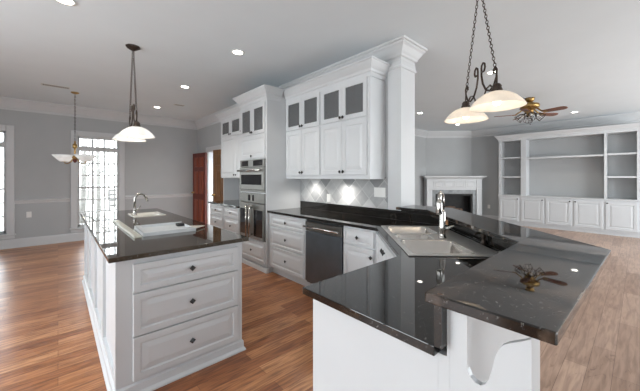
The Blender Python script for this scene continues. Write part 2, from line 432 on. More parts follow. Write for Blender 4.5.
CROWN = [(0, -.215), (.012, -.215), (.016, -.195), (.010, -.185), (.010, -.165), (.028, -.155), (.034, -.135), (.050, -.115), (.080, -.065), (.098, -.048), (.100, -.028), (.116, -.020), (.118, 0), (0, 0)]
crown_path = [(XL, YF), (XK, YF), (XK, 1.82), (XK2, 1.82), (XK2, YLV), (XD, YLV), (XR, YD), (XR, YB)]
struct(MB().sweep(crown_path, [(o, CEIL + z) for o, z in CROWN]).build('trim_1', 'trim'))
pier = MB()
pier.sweep([(XK, 1.985), (XK, 1.82), (XK2, 1.82), (XK2, 2.10)], [(0, 0), (.010, 0), (.010, 2.64), (.022, 2.645), (.026, 2.665), (.016, 2.675), (.016, 2.715), (0, 2.715)])
struct(pier.build('trim_5', 'trim'))
BASE = [(0, 0), (.026, 0), (.026, .02), (.016, .03), (.016, .14), (.008, .17), (0, .175)]
struct(MB().sweep([(XL, YF), (XK, YF), (XK, 7.60)], BASE).build('baseboard_far', 'trim'))
struct(MB().sweep([(XK2, 2.12), (XK2, YLV), (8.98, YLV)], BASE).build('baseboard_living', 'trim'))
struct(MB().sweep([(XR, 3.70), (XR, 2.90)], BASE).build('baseboard_right', 'trim'))
RAIL = [(0, .865), (.010, .870), (.012, .90), (.026, .912), (.030, .935), (.012, .945), (0, .950)]
struct(MB().sweep([(-.655, YF), (.195, YF)], RAIL).build('trim_2', 'trim'))
struct(MB().sweep([(1.195, YF), (XK, YF), (XK, 7.60)], RAIL).build('trim_3', 'trim'))
# doorway casing
cs = MB()
for y0, y1 in ((DOORWAY[1], DOORWAY[1] + .095), (DOORWAY[0] - .095, DOORWAY[0])):
    cs.box(XK - .02, XK - .0005, y0, y1, 0, 2.06 + .095, bev=.004)
cs.box(XK - .022, XK - .0005, DOORWAY[0] - .105, DOORWAY[1] + .105, 2.06, 2.165, bev=.004)
cs.box(XK, XK2, DOORWAY[1] - .02, DOORWAY[1], 0, 2.06); cs.box(XK, XK2, DOORWAY[0], DOORWAY[0] + .02, 0, 2.06); cs.box(XK, XK2, DOORWAY[0], DOORWAY[1], 2.04, 2.06)
struct(cs.build('trim_4', 'trim'))

def far_window(name, x0, x1, z0, z1):
    r = bpy.data.objects.new(name, None); C.objects.link(r); struct(r)
    r.location = ((x0 + x1) / 2, YF, 0); h = (x1 - x0) / 2
    c = MB(); wd = .115
    c.box(-h - wd, -h, -.024, 0, z0 - .02, z1 + wd, bev=.005); c.box(h, h + wd, -.024, 0, z0 - .02, z1 + wd, bev=.005)
    c.box(-h, h, -.022, 0, z1, z1 + wd, bev=.005)
    c.build('casing', 'trim', r)
    s = MB(); s.box(-h - wd - .02, h + wd + .02, -.055, .05, z0 - .045, z0 - .015, bev=.006); s.box(-h - wd, h + wd, -.02, 0, z0 - .11, z0 - .045, bev=.004)
    s.build('window_sill', 'trim', r)
    tr = 2.03
    f = MB()
    f.box(-h, -h + .035, .02, .12, z0, z1); f.box(h - .035, h, .02, .12, z0, z1)
    f.box(-h, h, .02, .12, z0 - .015, z0 + .05); f.box(-h, h, .02, .12, z1 - .04, z1); f.box(-h, h, 0, .12, tr - .05, tr + .05, bev=.004)
    f.build('window_frame', 'trim', r)
    mid = (z0 + .05 + tr - .05) / 2
    g = MB()
    g.box(-h + .035, h - .035, .04, .09, mid - .022, mid + .022)
    for k in (1, 2):
        x = -h + .035 + (2 * h - .07) * k / 3
        g.box(x - .013, x + .013, .05, .08, z0 + .05, tr - .05); g.box(x - .013, x + .013, .05, .08, tr + .05, z1 - .04)
        for a, b in ((z0 + .05, mid), (mid, tr - .05)):
            z = a + (b - a) * k / 3
            g.box(-h + .035, h - .035, .052, .078, z - .012, z + .012)
    g.build('muntins', 'trim', r)
    MB().box(-h + .03, h - .03, .063, .067, z0 + .04, z1 - .03).build('pane', 'pane', r)
far_window('window_1', *WIN_FAR[0]); far_window('window_2', *WIN_FAR[1])
def unseen_window(name, axis, a0, a1, c, z0, z1, sgn):
    r = bpy.data.objects.new(name, None); C.objects.link(r); struct(r)
    f = MB(); n = max(1, round((a1 - a0) / .9))
    def put(p0, p1, q0, q1, zz0, zz1):
        q0, q1 = sorted((c + sgn * q0, c + sgn * q1))
        if axis == 'x': f.box(p0, p1, q0, q1, zz0, zz1)
        else: f.box(q0, q1, p0, p1, zz0, zz1)
    put(a0 - .1, a0, -.02, 0, z0 - .1, z1 + .1); put(a1, a1 + .1, -.02, 0, z0 - .1, z1 + .1); put(a0, a1, -.02, 0, z1, z1 + .1); put(a0, a1, -.02, 0, z0 - .1, z0)
    for k in range(n + 1):
        x = a0 + .02 + (a1 - a0 - .04) * k / n; put(x - .02, x + .02, .03, .09, z0, z1)
    put(a0, a1, .03, .09, z0, z0 + .05); put(a0, a1, .03, .09, z1 - .05, z1)
    f.build('window_frame', 'trim', r)
for i, (a0, a1, z0, z1) in enumerate(WIN_LEFT_ADDED): unseen_window('window_%d' % (3 + i), 'y', a0, a1, XL, z0, z1, -1)  # frames for the added left openings, out of view
for i, (a0, a1, z0, z1) in enumerate(WIN_BACK_UNSEEN): unseen_window('window_%d' % (5 + i), 'x', a0, a1, YB, z0, z1, -1)  # frames for the unseen back openings, sized for their light

# french doors in the kitchen wall
def door_leaf(name, hinge, free, m, mp, tag_txt):
    hx, hy = hinge; fx, fy = free
    wdt = math.hypot(fx - hx, fy - hy); rz = math.atan2(fy - hy, fx - hx)
    r = bpy.data.objects.new(name, None); C.objects.link(r); struct(r)
    r.location = (hx, hy, 0); r.rotation_euler = (0, 0, rz); r['label'] = tag_txt
    b = MB(); b.box(0, wdt, -.022, .022, .012, 2.035, bev=.003); b.build('door_slab', m, r)
    p = MB(); st = .11
    for a, c in ((st, wdt / 2 - .035), (wdt / 2 + .035, wdt - st)):
        for z0, z1 in ((.22, .80), (.95, 1.55), (1.66, 1.92)):
            p.panel(a, c, z0, z1, y=-.0221, t=.012, fr=.012)
            p.panel(-c, -a, z0, z1, y=-.0221, t=.012, fr=.012, T=Matrix.Rotation(PI, 4, 'Z'))
    p.build('door_panel', mp, r)
    for z in (.25, 1.02, 1.8):
        MB().tube([(-.004, -.03, z - .05), (-.004, -.03, z + .05)], .009).build('hinge', 'brass', r)
    h = MB()
    for s in (-1, 1):
        h.lathe([(.028, 0), (.028, .006), (.010, .008), (.010, .03), (.024, .038), (.028, .052), (.018, .064), (.002, .066)], 14, T=Matrix.Translation((wdt - .07, s * .023, .98)) @ Matrix.Rotation(-s * PI / 2, 4, 'X'))
    h.build('door_knob', 'brass', r)
    return r
door_leaf('door_1', (2.835, 7.51), (2.76, 8.22), 'reddoor', 'reddoorpanel', 'red stained panelled door leaf swung open against the kitchen wall')
door_leaf('door_2', (2.85, 6.05), (2.735, 6.77), 'golddoor', 'golddoor', 'golden brown door leaf left ajar beside the hutch cabinet')

# outside
struct(bx(-30, 30, 8.5, 45, -.35, -.25).build('ground', 'lawn'))
struct(bx(3.2, 30, 5.05, 8.5, -.35, -.25).build('ground', 'lawn'))

# ------------------------------------------------------------------ cabinet helpers (local: front at y=0 facing -y, x to the viewer's right)
def knob(parent, x, z, y, name='knob'):
    b = MB(); T = Matrix.Translation((x, y, z)) @ Matrix.Rotation(PI / 2, 4, 'X')
    b.lathe([(.006, 0), (.006, .012)], 10, T=T, smooth=False)
    b.lathe([(.010, .010), (.0215, .016), (.0215, .020), (.003, .030)], 4, T=T, smooth=False)
    return b.build(name, 'black', parent)
def drawer(root, x0, x1, z0, z1, y=0, fr=.032, kn=1):
    d = MB().panel(x0, x1, z0, z1, y=y, fr=fr).build('drawer', 'cab', root)
    if kn: knob(d, (x0 + x1) / 2, (z0 + z1) / 2, y - .02)
    return d
def door(root, x0, x1, z0, z1, y=0, fr=.055, kx=None, kz=None):
    d = MB().panel(x0, x1, z0, z1, y=y, fr=fr).build('door', 'cab', root)
    if kx is not None: knob(d, kx, kz, y - .02)
    return d
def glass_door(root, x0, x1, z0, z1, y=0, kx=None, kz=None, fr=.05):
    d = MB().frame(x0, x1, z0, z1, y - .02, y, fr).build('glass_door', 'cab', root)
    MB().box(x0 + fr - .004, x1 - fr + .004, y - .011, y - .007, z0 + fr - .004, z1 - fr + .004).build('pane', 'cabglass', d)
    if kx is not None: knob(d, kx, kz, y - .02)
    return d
def hollow(b, x0, x1, y0, y1, z0, z1, t=.018):
    b.box(x0, x0 + t, y0, y1, z0, z1); b.box(x1 - t, x1, y0, y1, z0, z1)
    b.box(x0 + t, x1 - t, y0, y1, z0, z0 + t); b.box(x0 + t, x1 - t, y0, y1, z1 - t, z1)
    b.box(x0 + t, x1 - t, y1 - t, y1, z0 + t, z1 - t)
    # face frame
    b.box(x0 + t, x1 - t, y0, y0 + t, z0 + t, z0 + .04); b.box(x0 + t, x1 - t, y0, y0 + t, z1 - .04, z1 - t)
CAB_CROWN = [(0, -.17), (.012, -.17), (.014, -.125), (.026, -.115), (.030, -.09), (.055, -.065), (.078, -.035), (.086, -.02), (.098, -.016), (.098, 0), (0, 0)]
def cab_crown(root, pts, ztop):
    """pts run so that the outside lies to the right"""
    b = MB().sweep(pts, [(o, ztop + z) for o, z in CAB_CROWN])
    return b.build('crown', 'cab', root)
RK = -PI / 2      # kitchen wall cabinets: local x -> -Y, local -y -> -X
CT = .884         # underside of counters
def kroot(name, label, cat, X, Ymid, **k): return thing(name, label, cat, (X, Ymid, 0), RK, **k)

# ------------------------------------------------------------------ island
ix0, ix1, iy0, iy1 = .262, 1.105, 2.165, 5.00
isl = thing('kitchen_island', 'white panelled island base with three wide front drawers', 'island', ((ix0 + ix1) / 2, iy0, 0))
hw = (ix1 - ix0) / 2; L = iy1 - iy0
b = MB(); hollow_top = CT
b.box(-hw + .02, hw - .02, .02, L - .02, 0, CT - .25); b.box(-hw + .02, -hw + .05, .02, L - .02, CT - .25, CT); b.box(hw - .05, hw - .02, .02, L - .02, CT - .25, CT)
b.box(-hw + .05, hw - .05, .02, .5, CT - .25, CT)
# face frame on the front
b.box(-hw + .02, hw - .02, 0, .02, 0, CT)
b.box(-hw, -hw + .02, 0, .04, 0, CT); b.box(hw - .02, hw, 0, .04, 0, CT)
b.box(-hw, hw, L - .02, L, 0, CT)
b.build('body', 'cab', isl)
b = MB()
ns = 4
edges = [0.04 + (L - .08) * k / ns for k in range(ns + 1)]
for s in (-1, 1):
    xa, xb = sorted((s * hw, s * (hw - .02)))
    b.box(xa, xb, .04, L - .02, 0, .13); b.box(xa, xb, .04, L - .02, CT - .09, CT)
    for k in range(ns + 1):
        y = edges[k]; y0 = max(.04, y - .045); y1 = min(L - .02, y + .045)
        b.box(xa, xb, y0, y1, .13, CT - .09)
b.build('side_frame', 'cab', isl)
b = MB().sweep([(-hw, L), (-hw, 0), (hw, 0), (hw, L)], [(0, 0), (.024, 0), (.024, .012), (.012, .03), (.010, .075), (0, .085)])
b.build('base_moulding', 'cab', isl)
dx0, dx1 = .352 - (ix0 + ix1) / 2, 1.065 - (ix0 + ix1) / 2
for z0, z1 in ((.663, .845), (.385, .655), (.105, .377)):
    drawer(isl, dx0, dx1, z0, z1, fr=.04)
top = MB().prism([(.222, 2.12), (1.145, 2.12), (1.145, 5.06), (.222, 5.06)], CT, .914).build('island_countertop', 'islandgranite')
top = carve(top, [bx(.72, .985, 4.10, 4.45, .8, 1.0).build('cutter', 'granite')])
tag(top, 'glossy brown-black granite countertop of the white island', 'countertop')
md = top.modifiers.new('bevel', 'BEVEL'); md.width = .004; md.segments = 2; md.limit_method = 'ANGLE'

# island prep sink and its faucet
def basin(root, x0, x1, y0, y1, ztop, depth, m='sinksteel', r=.04, wall_t=.003):
    """open bowl with rounded corners, drain cut at the bottom"""
    def rr(o, z, rad):
        pts = []
        for cx, cy, a0 in ((x1 - o - rad, y1 - o - rad, 0), (x0 + o + rad, y1 - o - rad, 90), (x0 + o + rad, y0 + o + rad, 180), (x1 - o - rad, y0 + o + rad, 270)):
            for k in range(6):
                a = math.radians(a0 + 90 * k / 5); pts.append((cx + rad * math.cos(a), cy + rad * math.sin(a), z))
        return pts
    b = bmesh.new()
    R = [rr(-.004, ztop - .004, r), rr(-.004, ztop, r), rr(.004, ztop - .006, r), rr(.012, ztop - depth + .03, r), rr(.03, ztop - depth, r * .8),]
    Q = [[b.verts.new(p) for p in q] for q in R]; k = len(Q[0])
    for a, d in zip(Q, Q[1:]):
        for j in range(k): b.faces.new((a[j], a[(j + 1) % k], d[(j + 1) % k], d[j]))
    b.faces.new(Q[-1])
    for f in b.faces: f.smooth = True
    s = MB(); s._merge(b, None, True)
    o = s.build('basin', m, root)
    md = o.modifiers.new('solid', 'SOLIDIFY'); md.thickness = wall_t; md.offset = -1
    d = MB().lathe([(.001, .001), (.042, .001), (.045, .004), (.038, .006), (.036, .002)], 20, c=((x0 + x1) / 2, (y0 + y1) / 2, ztop - depth), ends=False)
    d.build('drain', 'chrome', root)
    return o
ps = thing('prep_sink', 'small white prep sink set into the island countertop', 'sink', (.85, 4.275, .914))
rim = bx(-.175, .175, -.22, .22, 0, .008, bev=.003).build('rim', 'almond')
rim = carve(rim, [bx(-.115, .125, -.165, .165, -.1, .1).build('cutter', 'almond')]); rim.parent = ps
basin(ps, -.115, .125, -.165, .165, .004, .15, 'almond', r=.05)
pf = thing('prep_faucet', 'polished gooseneck faucet beside the small island prep sink', 'faucet', (.715, 4.26, .922))
b = MB().lathe([(.026, 0), (.026, .012), (.019, .018), (.017, .07), (.020, .075), (.014, .085)], 18)
pts = [(0, 0, .08), (0, 0, .19)] + [(.065 - .065 * math.cos(a), 0, .19 + .075 * math.sin(a)) for a in [PI * k / 12 for k in range(1, 11)]] + [(.135, 0, .185)]
b.tube(pts, .0135, 10); b.build('spout', 'chrome', pf)
MB().tube([(.134, 0, .195), (.138, 0, .165)], [.014, .013], 12).build('nozzle', 'chrome', pf)
MB().tube([(.0, -.02, .05), (.02, -.05, .075), (.05, -.085, .12)], [.010, .008, .006], 8).build('lever', 'chrome', pf)
# loose sheet metal tray and strip lying on the island
tr = thing('metal_tray', 'shallow white metal tray lying loose on the island countertop', 'tray', (.728, 2.94, .9142), math.radians(-2))
b = MB(); b.box(-.205, .205, -.235, .235, 0, .004)
b.build('tray_base', 'film', tr)
b = MB()
b.box(-.205, .205, -.235, -.228, .004, .028); b.box(-.205, .205, .228, .235, .004, .028); b.box(-.205, -.198, -.228, .228, .004, .028); b.box(.198, .205, -.228, .228, .004, .022)
b.box(-.205, .205, -.228, -.17, .024, .028); b.box(-.205, -.165, -.17, .228, .024, .028)
b.build('tray_rim', 'film', tr)
MB().prism([(.206, -.21), (.33, -.10), (.206, -.02)], .012, .018).build('corner_flap', 'strip', tr)
b = MB(); b.box(.13, .195, .08, .15, .004, .030, bev=.003); b.build('terminal_box', 'dark', tr)
st = MB().box(-.026, .026, -.61, .61, 0, .006).box(-.026, -.021, -.61, .61, .006, .020).box(.021, .026, -.61, .61, .006, .012).build('metal_strip', 'strip', None, (.472, 3.29, .9145), math.radians(.3))
tag(st, 'long cream trim strip lying beside the tray on the island', 'strip')

# ------------------------------------------------------------------ cooking wall: base cabinets
XF = 2.29
def base_body(root, w, depth, z1=CT):
    b = MB(); b.box(-w / 2, w / 2, 0, depth, .1, z1); b.box(-w / 2, w / 2, .06, depth, 0, .1)
    return b.build('body', 'cab', root)
dp = XK - XF
c = kroot('drawer_cabinet', 'white base cabinet with three drawers between oven tower and dishwasher', 'cabinet', XF, (3.63 + 2.79) / 2)
wd = 3.63 - 2.79; base_body(c, wd, dp - .002)
for z0, z1 in ((.70, .862), (.42, .685), (.125, .405)): drawer(c, -wd / 2 + .06, wd / 2 - .025, z0, z1)
# dishwasher
dw = kroot('dishwasher', 'dark stainless steel dishwasher with bar handle in the base cabinets', 'dishwasher', XF, 2.468)
b = bx(-.315, .315, .01, .56, .1, CT - .004); b.build('body', 'dark', dw)
bx(-.308, .308, -.022, .009, .125, .74, bev=.004).build('door', 'dwsteel', dw)
bx(-.308, .308, -.022, .009, .745, CT - .03, bev=.004).build('control_panel', 'steel', dw)
b = MB(); b.tube([(-.295, -.065, .80), (.295, -.065, .80)], .013, 10)
for x in (-.26, .26): b.tube([(x, -.022, .80), (x, -.065, .80)], .009, 8)
b.build('handle', 'chrome', dw)
bx(-.308, .308, .05, .07, 0, .1).build('toe_kick', 'cab', dw)
# narrow drawer and door unit
c = kroot('narrow_cabinet', 'narrow white base cabinet with drawer over door, right of dishwasher', 'cabinet', XF, (2.148 + 1.725) / 2)
wd = 2.148 - 1.725; base_body(c, wd, dp - .002)
drawer(c, -wd / 2 + .012, wd / 2 - .012, .70, .862, fr=.028)
door(c, -wd / 2 + .012, wd / 2 - .012, .125, .685, kx=wd / 2 - .035, kz=.61, fr=.045)
# corner sink cabinet, angled front: X - Y = .59, from (2.315,1.725) to (1.60,1.01)
r2 = math.sqrt(2)
cx, cy = (2.312 + 1.578) / 2, (1.722 + .988) / 2
sk = thing('sink_cabinet', 'white corner cabinet with angled front under the steel sink', 'cabinet', (cx, cy, 0), -3 * PI / 4)
wd = r2 * (2.312 - 1.578)
b = MB(); b.box(-wd / 2, wd / 2, 0, .02, .1, CT); b.box(-wd / 2, wd / 2, .02, .40, .08, .1); b.box(-wd / 2 + .04, wd / 2 - .04, .06, .08, 0, .1); b.build('body', 'cab', sk)
door(sk, -wd / 2 + .06, -.004, .125, .862, kx=-.035, kz=.80); door(sk, .004, wd / 2 - .06, .125, .862, kx=.035, kz=.80)
# peninsula cabinet: fronts face +Y, plain end panel faces the camera
pw = 1.572 - .832
pc = thing('peninsula_cabinet', 'white peninsula base cabinet with plain end panel under near counter', 'cabinet', ((1.572 + .832) / 2, .965, 0), PI)
b = MB(); b.box(-pw / 2, pw / 2, 0, .565, .1, CT); b.box(-pw / 2, pw / 2 - .0, .06, .565, 0, .1); b.box(pw / 2 - .002, pw / 2, 0, .06, 0, .1)
b.build('body', 'cab', pc)
for k in range(2):
    x0 = -pw / 2 + .02 + k * pw / 2; x1 = x0 + pw / 2 - .04
    drawer(pc, x0, x1, .70, .862); door(pc, x0, x1, .125, .685, kx=x1 - .03 if k == 0 else x0 + .03, kz=.62)

# main countertop with sink cut-out
RV = 1.09 * r2     # X - Y of the splash behind the sink
poly = [(2.25, 3.628), (2.25, 1.685), (1.57, 1.0), (.80, 1.0), (.80, .396), (.396 + RV, .396), (2.862, 2.862 - RV), (2.862, 3.628)]
ct = MB().prism(poly, CT, .914).build('main_countertop', 'granite')
SU, SV = (1.80 + 2.87) / 2, (.455 + 1.04) / 2
def uv(u, v): return ((u + v) / r2, (u - v) / r2)
sux, suy = uv(SU, SV)
cut = bx(-.515, .515, -.27, .27, .5, 1.2).build('cutter', 'granite', None, (sux, suy, 0), PI / 4)
ct = carve(ct, [cut])
md = ct.modifiers.new('bevel', 'BEVEL'); md.width = .004; md.segments = 2; md.limit_method = 'ANGLE'
tag(ct, 'black granite counter running from oven tower to the sink and peninsula', 'countertop')
# granite splash along wall and behind sink
sp = MB().prism([(2.862, 3.628), (2.862, 2.862 - RV), (.396 + RV, .396), (.80, .396), (.80, .374), (.374 + RV + .022 * r2, .374), (2.879, 2.879 - RV - .022 * r2), (2.879, 3.628)], .9145, 1.02)
sp.prism([(2.862, 1.80), (2.862, 2.862 - RV), (.396 + RV, .396), (.80, .396), (.80, .374), (.374 + RV + .022 * r2, .374), (2.879, 2.879 - RV - .022 * r2), (2.879, 1.80)], 1.02, 1.036)
sp = sp.build('granite_splash', 'granite'); tag(sp, 'low black granite upstand behind the counter and sink', 'backsplash')

# sink (42 inch triple bowl set diagonally); local x along the front, local y away from the front edge
skk = thing('corner_sink', 'stainless steel triple bowl sink set diagonally in the corner counter', 'sink', (sux, suy, .914), PI / 4)
# local x = +u, local y = -v
rim = bx(-.535, .535, -.292, .292, .0005, .010, bev=.004).build('rim', 'rimsteel')
bowls = [(-.495, -.10, -.13, .255), (-.065, .115, -.02, .255), (.15, .495, -.13, .255)]
rim = carve(rim, [bx(x0, x1, y0, y1, -.1, .1).build('cutter', 'sinksteel') for x0, x1, y0, y1 in bowls]); rim.parent = skk
for i, (x0, x1, y0, y1) in enumerate(bowls): basin(skk, x0, x1, y0, y1, .008, .20 if i != 1 else .13, r=.05)
# kitchen faucet standing on the sink deck
fx, fy = 2.215, 1.03
kf = thing('kitchen_faucet', 'tall polished pull-down faucet standing behind the corner sink', 'faucet', (fx, fy, .925), math.atan2(-.232, -1.046))
b = MB().lathe([(.030, 0), (.030, .01), (.024, .016), (.022, .05), (.026, .055), (.027, .09), (.024, .10), (.022, .20), (.018, .22)], 20)
pts = [(0, 0, .21), (0, 0, .30)] + [(.05 - .05 * math.cos(a), 0, .30 + .055 * math.sin(a)) for a in [PI * k / 12 for k in range(1, 12)]] + [(.10, 0, .29)]
b.tube(pts, .0155, 12); b.build('spout', 'chrome', kf)
MB().lathe([(.016, 0), (.022, -.02), (.023, -.09), (.019, -.105)], 16, c=(.10, 0, .30)).build('spray_head', 'chrome', kf)
MB().tube([(0, .02, .075), (.0, .045, .085), (-.01, .085, .10)], [.013, .011, .008], 10).build('lever', 'chrome', kf)
sd = thing('soap_dispenser', 'small dark soap pump on the counter behind the sink', 'soap dispenser', (2.262, .752, .9145), math.radians(150))
MB().lathe([(.022, 0), (.022, .008), (.014, .014), (.013, .05), (.017, .055), (.017, .075), (.008, .08)], 16).build('pump_body', 'bronze', sd)
MB().tube([(0, 0, .075), (.015, 0, .09), (.06, 0, .085), (.075, 0, .075)], [.008, .008, .007, .006], 8).build('spout', 'bronze', sd)

# ------------------------------------------------------------------ half wall and raised bar
hwv = (1.112 + .06) * r2
hp = [(.832, .3735), (.3735 + RV + .0225 * r2, .3735), (2.8795, 2.8795 - RV - .0225 * r2), (2.8795, 1.819), (2.965, 1.819), (2.965, 2.965 - RV - .0305 * r2), (.3655 + RV + .0305 * r2, .3655), (.832, .3655)]
struct(MB().prism(hp, 0, 1.036).box(.832, 1.93, .3735, .3995, 0, .882).build('wall_peninsula', 'cab'))
bar = MB().prism([(2.78, 1.8185), (2.78, 1.444), (1.756, .42), (.79, .42), (.79, .118), (1.878, .088), (3.15, 1.36), (3.15, 1.8185)], 1.037, 1.067, bev=.004).build('bar_counter', 'bargranite')
tag(bar, 'raised black granite bar top wrapping round the peninsula', 'countertop')
# bracket panel with S-shaped cut-out under the end of the bar
prof = [(.365, 0), (.365, 1.036), (.318, 1.036), (.318, .872), (.310, .856), (.297, .847), (.284, .846), (.273, .855), (.264, .873), (.257, .90), (.251, .93), (.244, .955), (.235, .972), (.223, .983), (.208, .992), (.190, 1.003), (.172, 1.016), (.172, 0)]
T = Matrix(((0, 0, 1, 0), (1, 0, 0, 0), (0, 1, 0, 0), (0, 0, 0, 1)))
br = MB().prism(prof, .832, .850, T=T).build('bar_bracket', 'cab')
tag(br, 'white end panel with S-curved top edge supporting the raised bar', 'bracket')

# ------------------------------------------------------------------ oven tower
XT = 2.25
tw = kroot('oven_tower', 'tall white cabinet tower that houses the double ovens', 'cabinet', XT, (3.64 + 4.45) / 2)
W2 = (4.45 - 3.64) / 2; D = XK - XT - .002
b = MB()
b.box(-W2, W2, 0, D, .09, .44); b.box(-W2, W2, .05, D, 0, .09)
b.box(-W2, -W2 + .03, 0, D, .44, 2.70); b.box(W2 - .03, W2, 0, D, .44, 2.70); b.box(-W2 + .03, W2 - .03, D - .02, D, .44, 2.70)
b.box(-W2 + .03, W2 - .03, 0, D - .02, 1.672, 2.02); b.box(-W2 + .03, W2 - .03, 0, D - .02, 2.50, 2.70); b.box(-W2 + .03, W2 - .03, 0, D - .02, 1.15, 1.165)
b.box(-W2 + .03, W2 - .03, 0, .02, 2.02, 2.06)
b.build('body', 'cab', tw)
MB().sweep([(-W2, 0), (W2, 0), (W2, .03)], [(0, 0), (.014, 0), (.012, .06), (0, .07)]).build('base_moulding', 'cab', tw)
drawer(tw, -W2 + .04, W2 - .04, .13, .42)
door(tw, -W2 + .03, W2 - .03, 1.69, 2.04, kx=0, kz=1.725)
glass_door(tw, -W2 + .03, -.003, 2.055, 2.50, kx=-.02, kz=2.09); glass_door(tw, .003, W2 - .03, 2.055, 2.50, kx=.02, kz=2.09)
cab_crown(tw, [(-W2, .14), (-W2, 0), (W2, 0), (W2, .24)], 2.705)
# ovens
ow = W2 - .032
ov = kroot('microwave_oven', 'stainless steel upper oven with bar handle in the tower', 'oven', XT, (3.64 + 4.45) / 2)
ov.location.z = 1.166
b = bx(-ow, ow, .003, .5, .002, .503); b.build('body', 'dark', ov)
bx(-ow, ow, -.028, .002, .39, .503, bev=.003).build('control_panel', 'steel', ov)
bx(-ow + .05, -.10, -.030, -.027, .405, .488).build('display', 'ovenglass', ov)
bx(.06, ow - .04, -.030, -.027, .405, .488).build('display', 'ovenglass', ov)
d = bx(-ow, ow, -.036, .002, .04, .384, bev=.004).build('oven_door', 'steel', ov)
bx(-ow + .06, ow - .06, -.0385, -.035, .115, .27).build('oven_window', 'ovenglass', d)
b = MB(); b.tube([(-ow + .03, -.085, .335), (ow - .03, -.085, .335)], .016, 12)
for x in (-ow + .06, ow - .06): b.tube([(x, -.034, .335), (x, -.085, .335)], .011, 8)
b.build('handle', 'chrome', d)
bx(-ow, ow, -.02, .002, .004, .036, bev=.002).build('vent_strip', 'steel', ov)
ov = kroot('french_door_oven', 'stainless steel lower oven with paired vertical door handles', 'oven', XT, (3.64 + 4.45) / 2)
ov.location.z = .442
b = bx(-ow, ow, .003, .5, .002, .706); b.build('body', 'dark', ov)
bx(-ow, ow, -.028, .002, .565, .706, bev=.003).build('control_panel', 'steel', ov)
bx(-.10, -.03, -.031, -.027, .59, .685).build('display', 'ovenglass', ov); bx(.035, .08, -.031, -.027, .59, .685).build('display', 'ovenglass', ov)
for s in (-1, 1):
    x0, x1 = sorted((s * .003, s * ow))
    d = bx(x0, x1, -.036, .002, .012, .558, bev=.004).build('oven_door', 'steel', ov)
    x0, x1 = sorted((s * .095, s * (ow - .03)))
    bx(x0, x1, -.0385, -.035, .06, .46).build('oven_window', 'ovenglass', d)
    b = MB(); b.tube([(s * .048, -.09, .04), (s * .048, -.09, .53)], .016, 12)
    for z in (.08, .49): b.tube([(s * .048, -.034, z), (s * .048, -.09, z)], .011, 8)
    b.build('handle', 'chrome', d)

# ------------------------------------------------------------------ upper wall cabinet
XU = 2.60
uc = kroot('wall_cabinet', 'long white upper cabinet with glass doors above the black counter', 'cabinet', XU, (3.638 + 2.03) / 2)
W2 = (3.638 - 2.03) / 2; D = XK - XU - .002
b = MB(); b.box(-W2, W2, .0, D, 1.40, 2.09)
hollow(b, -W2, W2, 0, D, 2.09, 2.56); b.box(-.0345, .02, -.001, D - .02, 2.108, 2.542); b.box(-W2, W2, 0, D, 2.56, 2.70)
b.box(W2 - .0455, W2 + .0015, -.0015, .02, 1.402, 2.56); b.box(-W2, -W2 + .015, -.0015, .02, 2.09, 2.56)
b.box(-W2, W2, 0, .02, 1.375, 1.40); b.box(W2 - .02, W2, .02, D, 1.375, 1.40)
b.build('body', 'cab', uc)
ws = 2 * W2 - .035
for k in range(2):
    a = -W2 + .01 + k * (W2 - .01); e = a + W2 - .04; m_ = (a + e) / 2
    door(uc, a, m_ - .002, 1.425, 2.075, kx=m_ - .028, kz=1.465); door(uc, m_ + .002, e, 1.425, 2.075, kx=m_ + .028, kz=1.465)
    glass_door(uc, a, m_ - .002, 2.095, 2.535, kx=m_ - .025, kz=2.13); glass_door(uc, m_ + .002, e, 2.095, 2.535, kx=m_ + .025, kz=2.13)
cab_crown(uc, [(-W2, 0), (W2, 0), (W2, D)], 2.705)
# puck lights under the cabinet
for Y in (3.25, 2.62):
    pk = thing('puck_light', 'small puck light under wall cabinet near the %s' % ('oven tower' if Y > 3 else 'switch plate'), 'light', (2.72, Y, 1.375), group='puck lights under the wall cabinet')
    MB().lathe([(.034, -.002), (.036, -.012), (.030, -.016)], 18, c=(0, 0, 0.026)).build('housing', 'steel', pk)
    MB().lathe([(.028, 0), (.027, -.003)], 18, c=(0, 0, .009)).build('lens', 'lens', pk)
    ld = bpy.data.lights.new('puck_lamp', 'SPOT'); ld.energy = 9; ld.spot_size = math.radians(150); ld.spot_blend = 1.0; ld.color = (1, .96, .90); ld.shadow_soft_size = .03
    o = bpy.data.objects.new('puck_lamp', ld); C.objects.link(o); o.parent = pk; o.location = (.0, 0, -.012)

# tile backsplash
struct(bx(2.872, XK - .0005, 1.99, 3.638, 1.021, 1.40).build('backsplash', 'tile'))
# switch plate and outlets
def plate(name, label, cat, loc, rz, w_, h_, n, toggles, m='plastic'):
    r = thing(name, label, cat, loc, rz)
    bx(-w_ / 2, w_ / 2, -.007, -.0005, -h_ / 2, h_ / 2, bev=.002).build('cover', m, r)
    for k in range(n):
        x = (k - (n - 1) / 2) * w_ / n
        if toggles: bx(x - .015, x + .015, -.010, -.0065, -.033, .033, bev=.001).build('switch', m, r)
        else:
            for z in (-.02, .02): bx(x - .012, x + .012, -.009, -.0065, z - .013, z + .013, bev=.001).build('socket', 'plastic', r)
    return r
plate('switch_plate', 'wide white switch plate on the diamond tile backsplash', 'switch', (2.872, 2.10, 1.215), RK, .165, .115, 3, True)
plate('outlet', 'white outlet low on the tile backsplash under wall cabinet', 'outlet', (2.872, 2.985, 1.10), RK, .07, .115, 1, False)
plate('outlet', 'white outlet on grey far wall between the two windows', 'outlet', (-.435, YF, .64), 0, .075, .118, 1, False)
plate('outlet', 'white outlet beside the built-in shelves on the living room wall', 'outlet', (XR, 3.25, .45), RK, .075, .118, 1, False)
ox, oy = 2.82, 2.82 - RV
